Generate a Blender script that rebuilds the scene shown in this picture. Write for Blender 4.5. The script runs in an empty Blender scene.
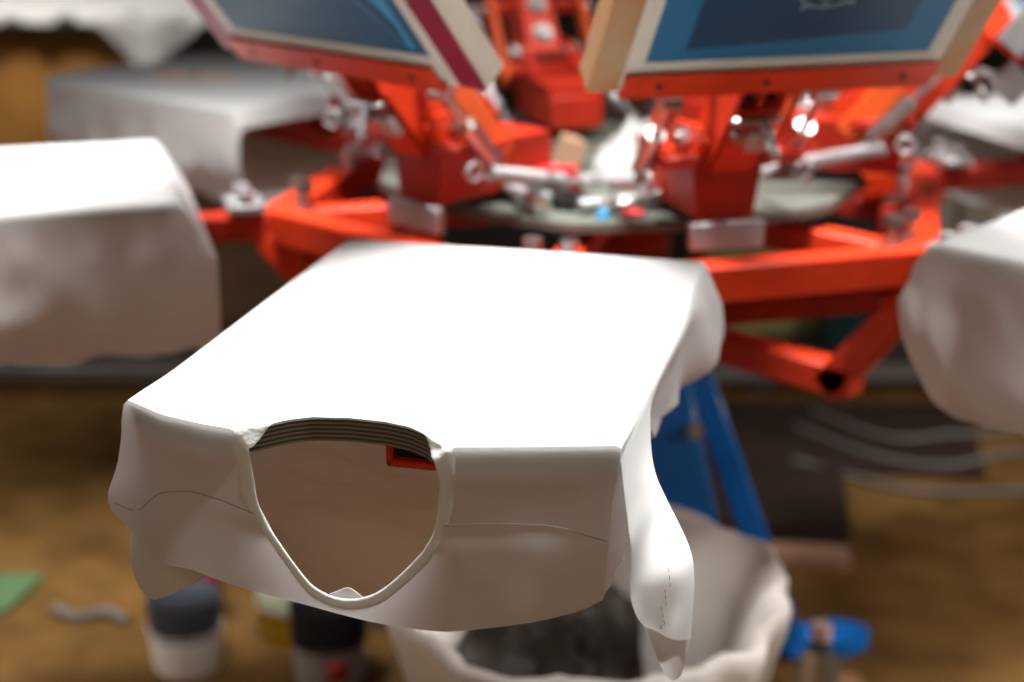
import bpy, bmesh, math, random
from mathutils import Vector, Matrix, noise
random.seed(7)
R = math.radians
sc = bpy.context.scene
col = sc.collection
ZP = 0.90                      # height of the platens' tops
CX, CY = 0.156, 2.225          # axis of the press
R_IN, R_OUT = 0.62, 1.138
A0 = 256.32                    # bearing of the platen in front

# ------------------------------------------------------------------ materials
def mat(name, color, rough=0.5, metal=0.0, noise_amt=0.0, noise_scale=8.0, bump=0.0, bump_scale=60.0, col2=None, transl=0.0,
        spec=0.25, coat=0.0, alpha=None, trans=0.0):
    m = bpy.data.materials.new(name); m.use_nodes = True
    nt = m.node_tree; N = nt.nodes; L = nt.links
    b = N['Principled BSDF']
    b.inputs['Base Color'].default_value = (*color, 1)
    b.inputs['Roughness'].default_value = rough
    b.inputs['Metallic'].default_value = metal
    b.inputs['Specular IOR Level'].default_value = spec
    b.inputs['Coat Weight'].default_value = coat
    b.inputs['Transmission Weight'].default_value = trans
    tc = N.new('ShaderNodeTexCoord')
    if noise_amt > 0 or col2:
        n = N.new('ShaderNodeTexNoise'); n.inputs['Scale'].default_value = noise_scale; n.inputs['Detail'].default_value = 6
        L.new(tc.outputs['Object'], n.inputs['Vector'])
        mx = N.new('ShaderNodeMixRGB')
        mx.inputs[1].default_value = (*color, 1)
        c2 = col2 if col2 else tuple(c * (1 - noise_amt) for c in color)
        mx.inputs[2].default_value = (*c2, 1)
        r = N.new('ShaderNodeValToRGB'); r.color_ramp.elements[0].position = .38; r.color_ramp.elements[1].position = .65
        L.new(n.outputs['Fac'], r.inputs['Fac']); L.new(r.outputs['Color'], mx.inputs[0])
        L.new(mx.outputs[0], b.inputs['Base Color'])
    if bump > 0:
        n2 = N.new('ShaderNodeTexNoise'); n2.inputs['Scale'].default_value = bump_scale; n2.inputs['Detail'].default_value = 4
        L.new(tc.outputs['Object'], n2.inputs['Vector'])
        bp = N.new('ShaderNodeBump'); bp.inputs['Strength'].default_value = bump; bp.inputs['Distance'].default_value = .002
        L.new(n2.outputs['Fac'], bp.inputs['Height']); L.new(bp.outputs['Normal'], b.inputs['Normal'])
    if transl > 0:
        t = N.new('ShaderNodeBsdfTranslucent'); t.inputs['Color'].default_value = (*color, 1)
        ms = N.new('ShaderNodeMixShader'); ms.inputs[0].default_value = transl
        L.new(b.outputs[0], ms.inputs[1]); L.new(t.outputs[0], ms.inputs[2])
        L.new(ms.outputs[0], N['Material Output'].inputs['Surface'])
    return m

M = {}
M['cotton'] = mat('white_cotton', (.80, .80, .795), .9, bump=.10, bump_scale=800, transl=.52, spec=.15)
M['rib'] = mat('white_rib_knit', (.80, .81, .79), .9, bump=.4, bump_scale=300, transl=.25, spec=.15)
M['thread'] = mat('seam_thread', (.40, .38, .36), .9)
M['red'] = mat('orange_red_enamel', (.60, .036, .007), .45, noise_amt=.25, noise_scale=9, spec=.3)
M['dkred'] = mat('worn_red_enamel', (.40, .020, .005), .48, noise_amt=.3, noise_scale=14, spec=.3)
M['orange'] = mat('orange_enamel', (.62, .085, .014), .45, noise_amt=.2, noise_scale=12)
M['steel'] = mat('bright_steel', (.50, .49, .47), .3, 1.0, noise_amt=.2, noise_scale=30)
M['zinc'] = mat('zinc_plate', (.40, .39, .39), .45, .65, noise_amt=.15, noise_scale=20)
M['tray'] = mat('grey_green_painted_steel', (.13, .14, .115), .5, .3, noise_amt=.4, noise_scale=12)
M['black'] = mat('black_tape_hollow_shade', (.012, .012, .013), .6)  # black of the tape roll, and painted shade in head and bracket hollows
M['blue'] = mat('blue_enamel', (.006, .19, .66), .32, noise_amt=.25, noise_scale=7, coat=.2)
M['wood'] = mat('pale_frame_wood', (.36, .24, .14), .6, noise_amt=.3, noise_scale=14, bump=.1, col2=(.36, .175, .07))
M['wood_side'] = mat('grey_frame_wood', (.33, .29, .24), .65, noise_amt=.2, noise_scale=20)
M['tape'] = mat('cream_tape', (.58, .54, .47), .5, noise_amt=.12, noise_scale=9)
M['maroon'] = mat('maroon_frame_glue', (.22, .012, .035), .4, noise_amt=.2, noise_scale=10)
M['emul'] = mat('blue_emulsion', (.022, .14, .28), .5, noise_amt=.3, noise_scale=4, col2=(.02, .12, .24))
M['emul_dark'] = mat('dark_blue_emulsion', (.018, .065, .13), .35, noise_amt=.3, noise_scale=5)
M['emul_mid'] = mat('slate_blue_emulsion', (.022, .09, .17), .5, noise_amt=.3, noise_scale=3)
M['emul_lite'] = mat('light_blue_mesh', (.05, .26, .46), .4)
M['ghost'] = mat('ghost_image', (.30, .38, .46), .5)
M['white'] = mat('white_plastic', (.80, .79, .76), .4)
M['dkcap'] = mat('dark_blue_grey_lid', (.05, .055, .07), .35, noise_amt=.2)
M['capblack'] = mat('black_lid', (.010, .010, .011), .35)
M['redlid'] = mat('crimson_lid', (.35, .01, .03), .4)
M['yellow'] = mat('yellow_ink', (.55, .36, .02), .5)
M['palegreen'] = mat('pale_yellow_green_plastic', (.50, .52, .36), .45)
M['label_red'] = mat('red_label', (.28, .02, .02), .5)
M['greylab'] = mat('grey_label', (.26, .23, .22), .5)
M['bag'] = mat('milky_bin_bag', (.74, .69, .63), .45, bump=.3, bump_scale=25, transl=.2, spec=.4)
M['dkbin'] = mat('dark_grey_bin', (.05, .045, .04), .6)
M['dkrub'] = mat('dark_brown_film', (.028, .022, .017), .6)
M['card'] = mat('brown_cardboard', (.30, .15, .07), .8, noise_amt=.2)
M['card_dark'] = mat('dark_brown_board', (.026, .013, .009), .7, noise_amt=.3)
M['plank'] = mat('pink_brown_plank', (.36, .20, .13), .7, noise_amt=.3)
M['greenmat'] = mat('green_mat', (.08, .14, .06), .6)
M['bench_wood'] = mat('varnished_brown_wood', (.30, .135, .03), .6, noise_amt=.4, noise_scale=3)
M['dark'] = mat('dark_brown_steel', (.03, .025, .022), .6)
M['greybeam'] = mat('grey_painted_steel', (.15, .14, .13), .5, noise_amt=.2)
M['olive'] = mat('olive_panel', (.30, .26, .11), .6, noise_amt=.3)
M['teal'] = mat('dark_teal_panel', (.008, .03, .034), .5)
M['beige'] = mat('beige_panel', (.46, .40, .33), .6, noise_amt=.2)
M['brownp'] = mat('brown_panel', (.20, .11, .06), .6, noise_amt=.3)
M['cable'] = mat('grey_cable', (.13, .12, .11), .5)
M['pink'] = mat('pale_pink_cap', (.70, .50, .48), .4)
M['redink'] = mat('red_print', (.6, .02, .03), .4)
M['blueink'] = mat('blue_print', (.02, .05, .35), .4)
M['film'] = mat('pale_plastic_film', (.34, .38, .37), .25, transl=.2)
M['peach'] = mat('peach_paper', (.36, .21, .13), .6)
M['orange_ink'] = mat('orange_ink_print', (.62, .30, .17), .8, noise_amt=.3, col2=(.72, .62, .56), noise_scale=18)
M['rag'] = mat('grey_white_rag', (.34, .34, .33), .9)
M['pet'] = mat('clear_plastic', (.75, .82, .84), .08, trans=.92)
M['wallp'] = mat('dim_plaster', (.16, .14, .12), .9, noise_amt=.3, noise_scale=1.5)

def plywood():
    m = bpy.data.materials.new('laminated_plywood_edge'); m.use_nodes = True
    N = m.node_tree.nodes; L = m.node_tree.links; b = N['Principled BSDF']
    tc = N.new('ShaderNodeTexCoord'); sx = N.new('ShaderNodeSeparateXYZ'); L.new(tc.outputs['Object'], sx.inputs[0])
    ma = N.new('ShaderNodeMath'); ma.operation = 'MULTIPLY'; ma.inputs[1].default_value = 6.2832 / .0036
    L.new(sx.outputs['Z'], ma.inputs[0])
    si = N.new('ShaderNodeMath'); si.operation = 'SINE'; L.new(ma.outputs[0], si.inputs[0])
    r = N.new('ShaderNodeValToRGB')
    r.color_ramp.elements[0].position = .25; r.color_ramp.elements[0].color = (.045, .035, .025, 1)
    r.color_ramp.elements[1].position = .8; r.color_ramp.elements[1].color = (.20, .17, .12, 1)
    mr = N.new('ShaderNodeMapRange'); mr.inputs[1].default_value = -1; mr.inputs[2].default_value = 1
    L.new(si.outputs[0], mr.inputs[0]); L.new(mr.outputs[0], r.inputs['Fac']); L.new(r.outputs['Color'], b.inputs['Base Color'])
    b.inputs['Roughness'].default_value = .6
    return m
M['ply'] = plywood()

def floor_brown():
    m = bpy.data.materials.new('worn_brown_floor'); m.use_nodes = True
    N = m.node_tree.nodes; L = m.node_tree.links; b = N['Principled BSDF']
    tc = N.new('ShaderNodeTexCoord')
    def nz(s, d): 
        n = N.new('ShaderNodeTexNoise'); n.inputs['Scale'].default_value = s; n.inputs['Detail'].default_value = d
        L.new(tc.outputs['Object'], n.inputs['Vector']); return n
    a = nz(1.3, 5); c = nz(9, 8); d = nz(60, 4)
    r = N.new('ShaderNodeValToRGB')
    r.color_ramp.elements[0].position = .32; r.color_ramp.elements[0].color = (.100, .052, .015, 1)
    r.color_ramp.elements[1].position = .68; r.color_ramp.elements[1].color = (.19, .099, .030, 1)
    L.new(a.outputs['Fac'], r.inputs['Fac'])
    r2 = N.new('ShaderNodeValToRGB')
    r2.color_ramp.elements[0].position = .35; r2.color_ramp.elements[0].color = (.62, .60, .58, 1)
    r2.color_ramp.elements[1].position = .6; r2.color_ramp.elements[1].color = (1, 1, 1, 1)
    L.new(c.outputs['Fac'], r2.inputs['Fac'])
    mx = N.new('ShaderNodeMixRGB'); mx.blend_type = 'MULTIPLY'; mx.inputs[0].default_value = 1
    L.new(r.outputs['Color'], mx.inputs[1]); L.new(r2.outputs['Color'], mx.inputs[2]); L.new(mx.outputs[0], b.inputs['Base Color'])
    b.inputs['Roughness'].default_value = .7; b.inputs['Specular IOR Level'].default_value = .08
    bp = N.new('ShaderNodeBump'); bp.inputs['Strength'].default_value = .2; bp.inputs['Distance'].default_value = .004
    L.new(d.outputs['Fac'], bp.inputs['Height']); L.new(bp.outputs['Normal'], b.inputs['Normal'])
    return m
M['floor'] = floor_brown()

# ------------------------------------------------------------------ mesh helpers
class MB:
    def __init__(s): s.bm = bmesh.new()
    def box(s, c, size, rot=None, bev=.002):
        """box centred at c; rot: 3x3/4x4 matrix"""
        t = bmesh.new(); bmesh.ops.create_cube(t, size=1)
        bmesh.ops.scale(t, vec=size, verts=t.verts)
        b = min(bev, .3 * min(size))
        if b > 0: bmesh.ops.bevel(t, geom=t.edges[:], offset=b, segments=1, affect='EDGES')
        if rot is not None: bmesh.ops.rotate(t, cent=(0, 0, 0), matrix=rot.to_3x3() if hasattr(rot, 'to_3x3') else rot, verts=t.verts)
        bmesh.ops.translate(t, vec=c, verts=t.verts)
        s._merge(t); return s
    def bar(s, a, b, w, h, up=(0, 0, 1), bev=.003):
        """rectangular bar from a to b, w sideways, h along up"""
        a = Vector(a); b = Vector(b); x = (b - a); ln = x.length; x.normalize()
        y = Vector(up).cross(x); y.normalize(); z = x.cross(y)
        m = Matrix((x, y, z)).transposed()
        return s.box((a + b) / 2, (ln, w, h), m, bev)
    def tube(s, pts, r, n=12, cap=True, closed=False):
        pts = [Vector(p) for p in pts]; k = len(pts); rings = []
        prev = None
        for i, p in enumerate(pts):
            if closed: d = pts[(i + 1) % k] - pts[i - 1]
            else: d = pts[min(i + 1, k - 1)] - pts[max(i - 1, 0)]
            d.normalize()
            if prev is None:
                ref = Vector((0, 0, 1)) if abs(d.z) < .9 else Vector((1, 0, 0))
                x = d.cross(ref).normalized()
            else:
                x = (prev - d * prev.dot(d)).normalized()
            prev = x; y = d.cross(x)
            rr = r[i] if isinstance(r, (list, tuple)) else r
            rings.append([s.bm.verts.new(p + (x * math.cos(q) + y * math.sin(q)) * rr) for q in [2 * math.pi * j / n for j in range(n)]])
        for i in range(k if closed else k - 1):
            A, B = rings[i], rings[(i + 1) % k]
            for j in range(n): s.bm.faces.new((A[j], A[(j + 1) % n], B[(j + 1) % n], B[j]))
        if cap and not closed:
            s.bm.faces.new(list(reversed(rings[0]))); s.bm.faces.new(rings[-1])
        return s
    def cyl(s, a, b, r, n=20): return s.tube([a, b], r, n)
    def hexa(s, a, b, r): return s.tube([a, b], r, 6)
    def lathe(s, prof, c=(0, 0, 0), n=40):
        c = Vector(c); rings = []
        for (r, z) in prof:
            rings.append([s.bm.verts.new(c + Vector((max(r, .0002) * math.cos(2 * math.pi * j / n), max(r, .0002) * math.sin(2 * math.pi * j / n), z))) for j in range(n)])
        for A, B in zip(rings, rings[1:]):
            for j in range(n): s.bm.faces.new((A[j], A[(j + 1) % n], B[(j + 1) % n], B[j]))
        return s
    def grid(s, rows, closed=False):
        V = [[s.bm.verts.new(p) for p in r] for r in rows]
        for A, B in zip(V, V[1:]):
            n = len(A)
            for j in range(n if closed else n - 1): s.bm.faces.new((A[j], A[(j + 1) % n], B[(j + 1) % n], B[j]))
        return V
    def prism(s, poly, z0, z1, mtx=None):
        """poly in xy extruded z0..z1, mapped by mtx"""
        f = (lambda p: mtx @ Vector(p)) if mtx is not None else Vector
        a = [s.bm.verts.new(f((x, y, z0))) for x, y in poly]; b = [s.bm.verts.new(f((x, y, z1))) for x, y in poly]
        n = len(poly)
        s.bm.faces.new(list(reversed(a))); s.bm.faces.new(b)
        for i in range(n): s.bm.faces.new((a[i], a[(i + 1) % n], b[(i + 1) % n], b[i]))
        return s
    def _merge(s, t):
        me = bpy.data.meshes.new('tmp'); t.to_mesh(me); t.free(); s.bm.from_mesh(me); bpy.data.meshes.remove(me)
    def build(s, name, m, parent=None, loc=(0, 0, 0), rz=0.0, smooth=True, angle=40, recalc=True):
        if recalc: bmesh.ops.recalc_face_normals(s.bm, faces=s.bm.faces)
        me = bpy.data.meshes.new(name); s.bm.to_mesh(me); s.bm.free()
        for mm in (m if isinstance(m, (list, tuple)) else [m]): me.materials.append(mm)
        if smooth:
            me.polygons.foreach_set('use_smooth', [True] * len(me.polygons))
            me.set_sharp_from_angle(angle=R(angle))
        o = bpy.data.objects.new(name, me); col.objects.link(o)
        o.location = loc; o.rotation_euler.z = rz
        if parent: o.parent = parent
        return o

def tag(o, label=None, cat=None, group=None, kind=None):
    if label: o['label'] = label
    if cat: o['category'] = cat
    if group: o['group'] = group
    if kind: o['kind'] = kind
    return o
def empty(name, loc, rz=0.0):
    o = bpy.data.objects.new(name, None); o.empty_display_size = .1; col.objects.link(o)
    o.location = loc; o.rotation_euler.z = rz; return o
def copy_tree(o, parent=None):
    c = o.copy(); col.objects.link(c)
    if parent: c.parent = parent
    for ch in list(o.children): copy_tree(ch, c)
    return c
def crom(P, n, closed=False):
    """n points along a Catmull-Rom spline through P (endpoint included when open)"""
    P = [Vector(p) for p in P]; k = len(P); out = []
    seg = k if closed else k - 1
    # chord lengths for even spacing
    dense = []
    for i in range(seg):
        if closed: p0, p1, p2, p3 = P[i - 1], P[i], P[(i + 1) % k], P[(i + 2) % k]
        else: p0, p1, p2, p3 = P[max(i - 1, 0)], P[i], P[i + 1], P[min(i + 2, k - 1)]
        for j in range(16):
            t = j / 16
            dense.append(.5 * ((2 * p1) + (p2 - p0) * t + (2 * p0 - 5 * p1 + 4 * p2 - p3) * t * t + (3 * p1 - p0 - 3 * p2 + p3) * t ** 3))
    dense.append(P[0] if closed else P[-1])
    acc = [0]
    for a, b in zip(dense, dense[1:]): acc.append(acc[-1] + (b - a).length)
    tot = acc[-1]; q = 0
    for i in range(n):
        d = tot * i / (n if closed else n - 1)
        while q < len(acc) - 2 and acc[q + 1] < d: q += 1
        l = acc[q + 1] - acc[q]; out.append(dense[q].lerp(dense[q + 1], (d - acc[q]) / l if l > 1e-9 else 0))
    return out
def nz(p, f, s=0): return noise.noise(Vector((p[0] * f[0] + s * 13.7, p[1] * f[1] - s * 7.1, p[2] * f[2] + s * 3.3)))
def sm(x, a, b):
    t = min(1, max(0, (x - a) / (b - a))); return t * t * (3 - 2 * t)

# ------------------------------------------------------------------ the setting
def structure(o): o['kind'] = 'structure'; return o
f = MB().box((0, 4.2, -.05), (14, 12.4, .1), bev=0).build('floor', M['floor']); structure(f)
w = MB().box((0, 8.0, 1.5), (14, .2, 3.0), bev=0).build('wall_back', M['wallp']); structure(w)
w = MB().box((-5.2, 4.2, 1.5), (.2, 12, 3.0), bev=0).build('wall_left', M['wallp']); structure(w)
w = MB().box((5.2, 4.2, 1.5), (.2, 12, 3.0), bev=0).build('wall_right', M['wallp']); structure(w)

# ------------------------------------------------------------------ the press
press = empty('screen_printing_press', (CX, CY, 0))
tag(press, 'orange-red rotary screen printing press on blue legs in the middle of the workshop', 'printing press')
def pol(r, a, z): return (r * math.cos(a), r * math.sin(a), z)
ANG = [R(A0 + 60 * k) for k in range(6)]

# stand
mb = MB(); mb.lathe([(.0, .30), (.052, .30), (.052, .80), (.0, .80)], n=24)
mb.build('column', M['blue'], press)
mb = MB(); mb.lathe([(0, .585), (.10, .585), (.10, .675), (.075, .69), (.075, .83), (.12, .835), (.12, .862), (0, .862)], n=36)
mb.build('hub', M['dkred'], press)
def leg(a, first):
    c, s_ = math.cos(a), math.sin(a)
    ax = lambda r, t, z: (c * r - s_ * t, s_ * r + c * t, z)
    mb = MB(); mb.bar(ax(.052, -.05, .60), ax(.185, -.05, .01), .080, .02, up=(s_, -c, 0))
    lp = mb.build('leg_plate', M['blue'], press)
    m2 = MB(); m2.hexa(ax(.115, -.05, .47), ax(.115, -.068, .47), .013); m2.build('bolt', M['steel'], lp)
    mb = MB(); mb.bar(ax(.105, .0, .60), ax(.325, .06, .02), .042, .036, up=(s_, -c, .0)); lt = mb.build('leg', M['blue'], press)
    pts = [(.062 * math.cos(q), .040 * math.sin(q)) for q in [2 * math.pi * i / 24 for i in range(24)]]
    mtx = Matrix.Translation(ax(.405, .085, 0)) @ Matrix.Rotation(a, 4, 'Z')
    mb = MB(); mb.prism(pts, .004, .030, mtx); mb.bar(ax(.31, .06, .017), ax(.385, .083, .017), .05, .024)
    mb.cyl(ax(.405, .085, .03), ax(.405, .085, .043), .011)
    mb.build('foot', M['blue'], press)
for a in (R(6), R(110), R(212)): leg(a, True)

# carousel arms: upper arm, ring bar, strut (all copies share their mesh)
RV, ZR = .50, ZP - .085
arm_me = strut_me = ring_me = low_me = None
for k, a in enumerate(ANG):
    if k == 0:
        mb = MB(); mb.bar((.06, 0, ZR), (RV + .035, 0, ZR), .038, .038)
        arm = mb.build('upper_arm', M['red'], press, rz=a)
        mb = MB()
        mb.bar((.09, 0, ZP - .265), (.418, 0, ZP - .265), .045, .042)
        mb.bar((.378, 0, ZP - .280), (RV + .02, 0, ZP - .098), .045, .042)
        st = mb.build('lower_arm', M['red'], press, rz=a)
        mb = MB(); p0 = Vector((RV, 0, ZR)); p1 = Vector(pol(RV, R(60), ZR))
        mb.bar(p0, p1, .042, .046)
        rg = mb.build('ring_bar', M['red'], press, rz=a)
        mb = MB(); mb.bar(Vector((RV - .045, 0, ZP - .135)).lerp(Vector(pol(RV - .045, R(60), ZP - .135)), .04),
                          Vector((RV - .045, 0, ZP - .135)).lerp(Vector(pol(RV - .045, R(60), ZP - .135)), .96), .036, .034)
        lo = mb.build('lower_ring_bar', M['dkred'], press, rz=a)
        mb = MB(); mb.bar((RV + .01, 0, ZP - .085), (.98, 0, ZP - .085), .042, .036); mb.box((.72, 0, ZP - .045), (.06, .05, .05)); mb.box((.92, 0, ZP - .045), (.06, .05, .05))
        sp = mb.build('platen_support', M['dkred'], press, rz=a)
        mb = MB()
        for y in (-.022, .022):
            mb.cyl((RV - .035, y, ZR + .015), (RV - .035, y, ZR + .050), .006, 10); mb.hexa((RV - .035, y, ZR + .046), (RV - .035, y, ZR + .060), .0125)
            mb.cyl((RV - .035, y, ZR + .018), (RV - .035, y, ZR + .026), .015, 14)
        bl = mb.build('levelling_bolt', M['steel'], press, rz=a)
        mb = MB(); mb.box((RV + .045, 0, ZR + .03), (.05, .075, .012)); mb.hexa((RV + .045, .025, ZR + .034), (RV + .045, .025, ZR + .052), .012)
        mb.hexa((RV + .045, -.025, ZR + .034), (RV + .045, -.025, ZR + .052), .012)
        cl = mb.build('platen_clamp', M['zinc'], press, rz=a)
        proto = [arm, st, rg, lo, sp, bl, cl]
    else:
        for o in proto:
            c = copy_tree(o, press); c.rotation_euler.z = a

VE = [(-.26, 0), (-.2, 0), (-.16, -.023), (-.12, -.034), (-.09, -.038), (.075, -.034), (.13, -.02), (.2, 0), (.3, 0)]          # front edge, hull
VB = [(-.26, 0), (-.2, 0), (-.16, -.022), (-.12, -.033), (-.088, -.036), (-.079, -.034), (-.070, -.023), (-.058, -.011), (-.043, -.002), (-.015, .003), (.015, .002), (.036, -.004), (.052, -.014), (.064, -.027), (.073, -.032), (.082, -.031), (.13, -.019), (.2, 0), (.3, 0)]   # front edge of the board
def interp(T_, u):
    for (a, x), (b, y) in zip(T_, T_[1:]):
        if u <= b: return x + (y - x) * max(0, (u - a)) / (b - a)
    return T_[-1][1]
ve = lambda u: interp(VE, u)
vb = lambda u: interp(VB, u)

# platens (plywood boards with a red bracket below)
def rounded_rect(x0, x1, y0, y1, r, n=5):
    P = []
    for cx, cy, q0 in ((x1 - r, y1 - r, 0), (x0 + r, y1 - r, 90), (x0 + r, y0 + r, 180), (x1 - r, y0 + r, 270)):
        for i in range(n + 1):
            q = R(q0 + 90 * i / n); P.append((cx + r * math.cos(q), cy + r * math.sin(q)))
    return P
for k, a in enumerate(ANG):
    if k == 4: a += R(3.5)
    ro = R_OUT + (.028 if k == 5 else 0)
    loc = (ro * math.cos(a), ro * math.sin(a), ZP); phi = a - R(270)
    if k == 0:
        pv = [(u_, vb(u_) + .0008) for u_ in [-.198 + .396 * i_ / 88 for i_ in range(89)]] + [(.199, .006), (.199, .51), (.192, .518), (-.192, .518), (-.199, .51), (-.199, .006)]
        mb = MB(); mb.prism(pv, -.018, 0)
        pl = mb.build('platen', [M['ply'], M['red']], press, loc, phi, smooth=False)
        for f_ in pl.data.polygons:
            if f_.normal.z < -.5: f_.material_index = 1  # unseen underside made red, added to bounce pink light into the shirt
        mb = MB()   # open channel carrying the board
        u0, u1, v0, v1, z0, z1 = .008, .090, .020, .46, -.044, -.0185
        mb.box(((u0 + u1) / 2, (v0 + v1) / 2, z1 - .003), (u1 - u0, v1 - v0, .006)); mb.box(((u0 + u1) / 2, (v0 + v1) / 2, z0 + .003), (u1 - u0, v1 - v0, .006))
        mb.box((u0 + .003, (v0 + v1) / 2, (z0 + z1) / 2), (.006, v1 - v0, z1 - z0)); mb.box((u1 - .003, (v0 + v1) / 2, (z0 + z1) / 2), (.006, v1 - v0, z1 - z0))
        mb.build('platen_bracket', M['red'], pl)
        mb = MB(); mb.box(((u0 + u1) / 2, .030, -.0312), (u1 - u0 - .013, .008, .0125)); mb.build('bracket_hollow_shade', M['black'], pl)  # black block put in for the darkness inside the open channel
    else:
        c = copy_tree(pl, press); c.location = loc; c.rotation_euler.z = phi

# centre tray
hexp = [(.355 * math.cos(q), .355 * math.sin(q)) for q in [R(A0 + 30 * i) for i in range(12)]]
mb = MB(); mb.prism(hexp, ZP - .046, ZP - .034)
tray = mb.build('centre_tray', M['tray'], press, smooth=False)
mb = MB(); mb.box((0, 0, ZP - .056), (.44, .1, .016)); mb.box((0, 0, ZP - .056), (.1, .44, .016)); mb.build('tray_bracket', M['dkred'], press)

# print heads. local frame: x outward, y sideways, z up from the floor
TAU = R(51)
T = Vector((math.cos(TAU), 0, math.sin(TAU))); NO = Vector((math.sin(TAU), 0, -math.cos(TAU)))   # along the screen / out of its printing side
BAR = Vector((.515, 0, ZP + .180))
def scr(y, t, n): return BAR + Vector((0, y, 0)) + T * t + NO * n
Rscr = Matrix((T, Vector((0, 1, 0)), NO)).transposed() if True else None
def helix(a, b, r, turns, wr, mbx):
    a = Vector(a); b = Vector(b); d = (b - a); ln = d.length; d.normalize()
    x = d.orthogonal().normalized(); y = d.cross(x); n = turns * 10
    mbx.tube([a + d * ln * i / n + (x * math.cos(2 * math.pi * i / 10) + y * math.sin(2 * math.pi * i / 10)) * r for i in range(n + 1)], wr, 6)
def make_head(a):
    mb = MB()      # lower body: a tapered block below a wide flange
    pr = [(-.036, -.018), (.036, -.018), (.046, .052), (-.046, .052)]
    mtx = Matrix(((0, 0, 1, 0), (1, 0, 0, 0), (0, 1, 0, ZP), (0, 0, 0, 1)))     # poly(y,z) extruded along x
    mb.prism(pr, .20, .398, mtx)
    mb.box((.37, 0, ZP + .058), (.085, .185, .014))
    mb.box((.24, 0, ZP + .012), (.10, .085, .05))
    hb = mb.build('print_head', M['dkred'], press, rz=a)
    mb = MB(); mb.box((.403, 0, ZP - .036), (.014, .096, .034));
    mb.build('stop_plate', M['zinc'], hb)
    W, Dp, t = .062, .066, .005       # raised arm: a channel along the screen's slope, open just under the clamp bar
    def hp(y, t_, n_): return scr(y, t_, n_)
    mb = MB()
    for sgn in (-1, 1): mb.box(hp(sgn * (W / 2 - t / 2), -.085, -.028), (.175, t, Dp), Rscr, .001)
    mb.box(hp(0, -.085, -.028 - Dp / 2 + t / 2), (.175, W, t), Rscr, .001)
    mb.box(hp(0, -.118, -.028 + Dp / 2 - t / 2), (.108, W, t), Rscr, .001)
    mb.box(hp(0, -.034, -.003), (.05, .004, .012), Rscr, 0)
    mb.build('lift_arm', M['red'], hb)
    mb = MB(); mb.box(hp(0, -.034, -.014), (.052, W - .012, .012), Rscr, 0); mb.build('arm_hollow_shade', M['black'], hb)  # black block filling the arm's opening, painted shade of its hollow
    for d_ in (-.14, -.085, -.03):
        mb = MB(); b0 = hp(0, d_, -.028 - Dp / 2); mb.cyl(b0, b0 - NO * .004, .017, 16); mb.hexa(b0 - NO * .003, b0 - NO * .014, .012); mb.build('arm_bolt', M['steel'], hb)
    for sgn in (-1, 1):      # cheek plates that carry the pivot
        m2 = Matrix(((1, 0, 0, 0), (0, 0, 1, 0), (0, 1, 0, ZP), (0, 0, 0, 1)))
        mb = MB(); mb.prism([(.29, .06), (.405, .06), (.425, .085), (.40, .10), (.33, .095)], sgn * .040 - .003, sgn * .040 + .003, m2)
        mb.build('pivot_cheek', M['red'], hb)
    mb = MB(); mb.cyl((.372, -.060, ZP + .080), (.372, .060, ZP + .080), .009)
    for sgn in (-1, 1): mb.hexa((.372, sgn * .045, ZP + .080), (.372, sgn * .056, ZP + .080), .016)
    mb.build('pivot_pin', M['steel'], hb)
    mb = MB()      # clamp bar: angle section gripping the screen's lower edge
    mb.box(scr(0, .010, .0225), (.034, .372, .005), Rscr, .001)
    mb.box(scr(0, -.0065, 0), (.005, .372, .05), Rscr, .001)
    mb.box(scr(0, .010, -.0225), (.034, .372, .005), Rscr, .001)
    mb.build('clamp_bar', M['red'], hb)
    for y in (-.145, -.02, .145):
        mb = MB(); mb.hexa(scr(y, .010, .024), scr(y, .010, .027), .004); mb.build('clamp_screw', M['dark'], hb)
    mb = MB()      # T handle under the opening
    h0 = hp(0, -.070, .012)
    mb.bar(h0 + Vector((0, -.034, 0)), h0 + Vector((0, .028, 0)), .014, .008)
    mb.bar(h0 + Vector((.004, .004, 0)), h0 + Vector((.024, .014, -.040)), .012, .008, up=(1, 0, 0))
    mb.cyl(hp(-.018, -.095, .006), hp(-.018, -.095, .018), .008)
    mb.build('locking_handle', M['steel'], hb)
    mb = MB(); mb.box(hp(.012, -.105, .012), (.03, .03, .016), Rscr); mb.build('micro_adjuster', M['zinc'], hb)
    for sgn in (-1, 1):
        y = sgn * .078
        mb = MB(); g0, g1 = Vector((.338, y + sgn * .018, ZP + .020)), Vector((.448, y + sgn * .018, ZP + .140)); g = (g1 - g0).normalized()
        mb.cyl(g0, g1, .0055, 10); mb.cyl(g0 + g * .03, g0 + g * .10, .0125, 16)
        mb.cyl(g1 + Vector((0, -.012, 0)), g1 + Vector((0, .012, 0)), .012, 14)
        mb.build('gas_cylinder', M['steel'], hb)
        mb = MB(); mb.bar((.322, y, ZP + .040), (.432, y, ZP + .172), .010, .036, up=(-.77, 0, .63))
        mb.build('side_rail', M['orange'], hb)
        mb = MB(); mb.bar((.42, y, ZP + .15), (.42, sgn * .03, ZP + .15), .02, .02, up=(1, 0, 0))
        mb.build('rail_spacer', M['dkred'], hb)
        mb = MB(); s0, s1 = Vector((.19, sgn * .104, ZP - .012)), Vector((.402, sgn * .104, ZP + .036))
        helix(s0 + (s1 - s0) * .40, s0 + (s1 - s0) * .88, .0085, 17, .0022, mb); mb.cyl(s0, s0 + (s1 - s0) * .41, .004, 8)
        ring = [s1 + Vector((.011 * math.cos(q_), 0, .011 * math.sin(q_))) for q_ in [2 * math.pi * i / 14 for i in range(14)]]
        mb.tube(ring, .003, 6, closed=True)
        mb.build('return_spring', M['zinc'], hb)
    return hb
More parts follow.
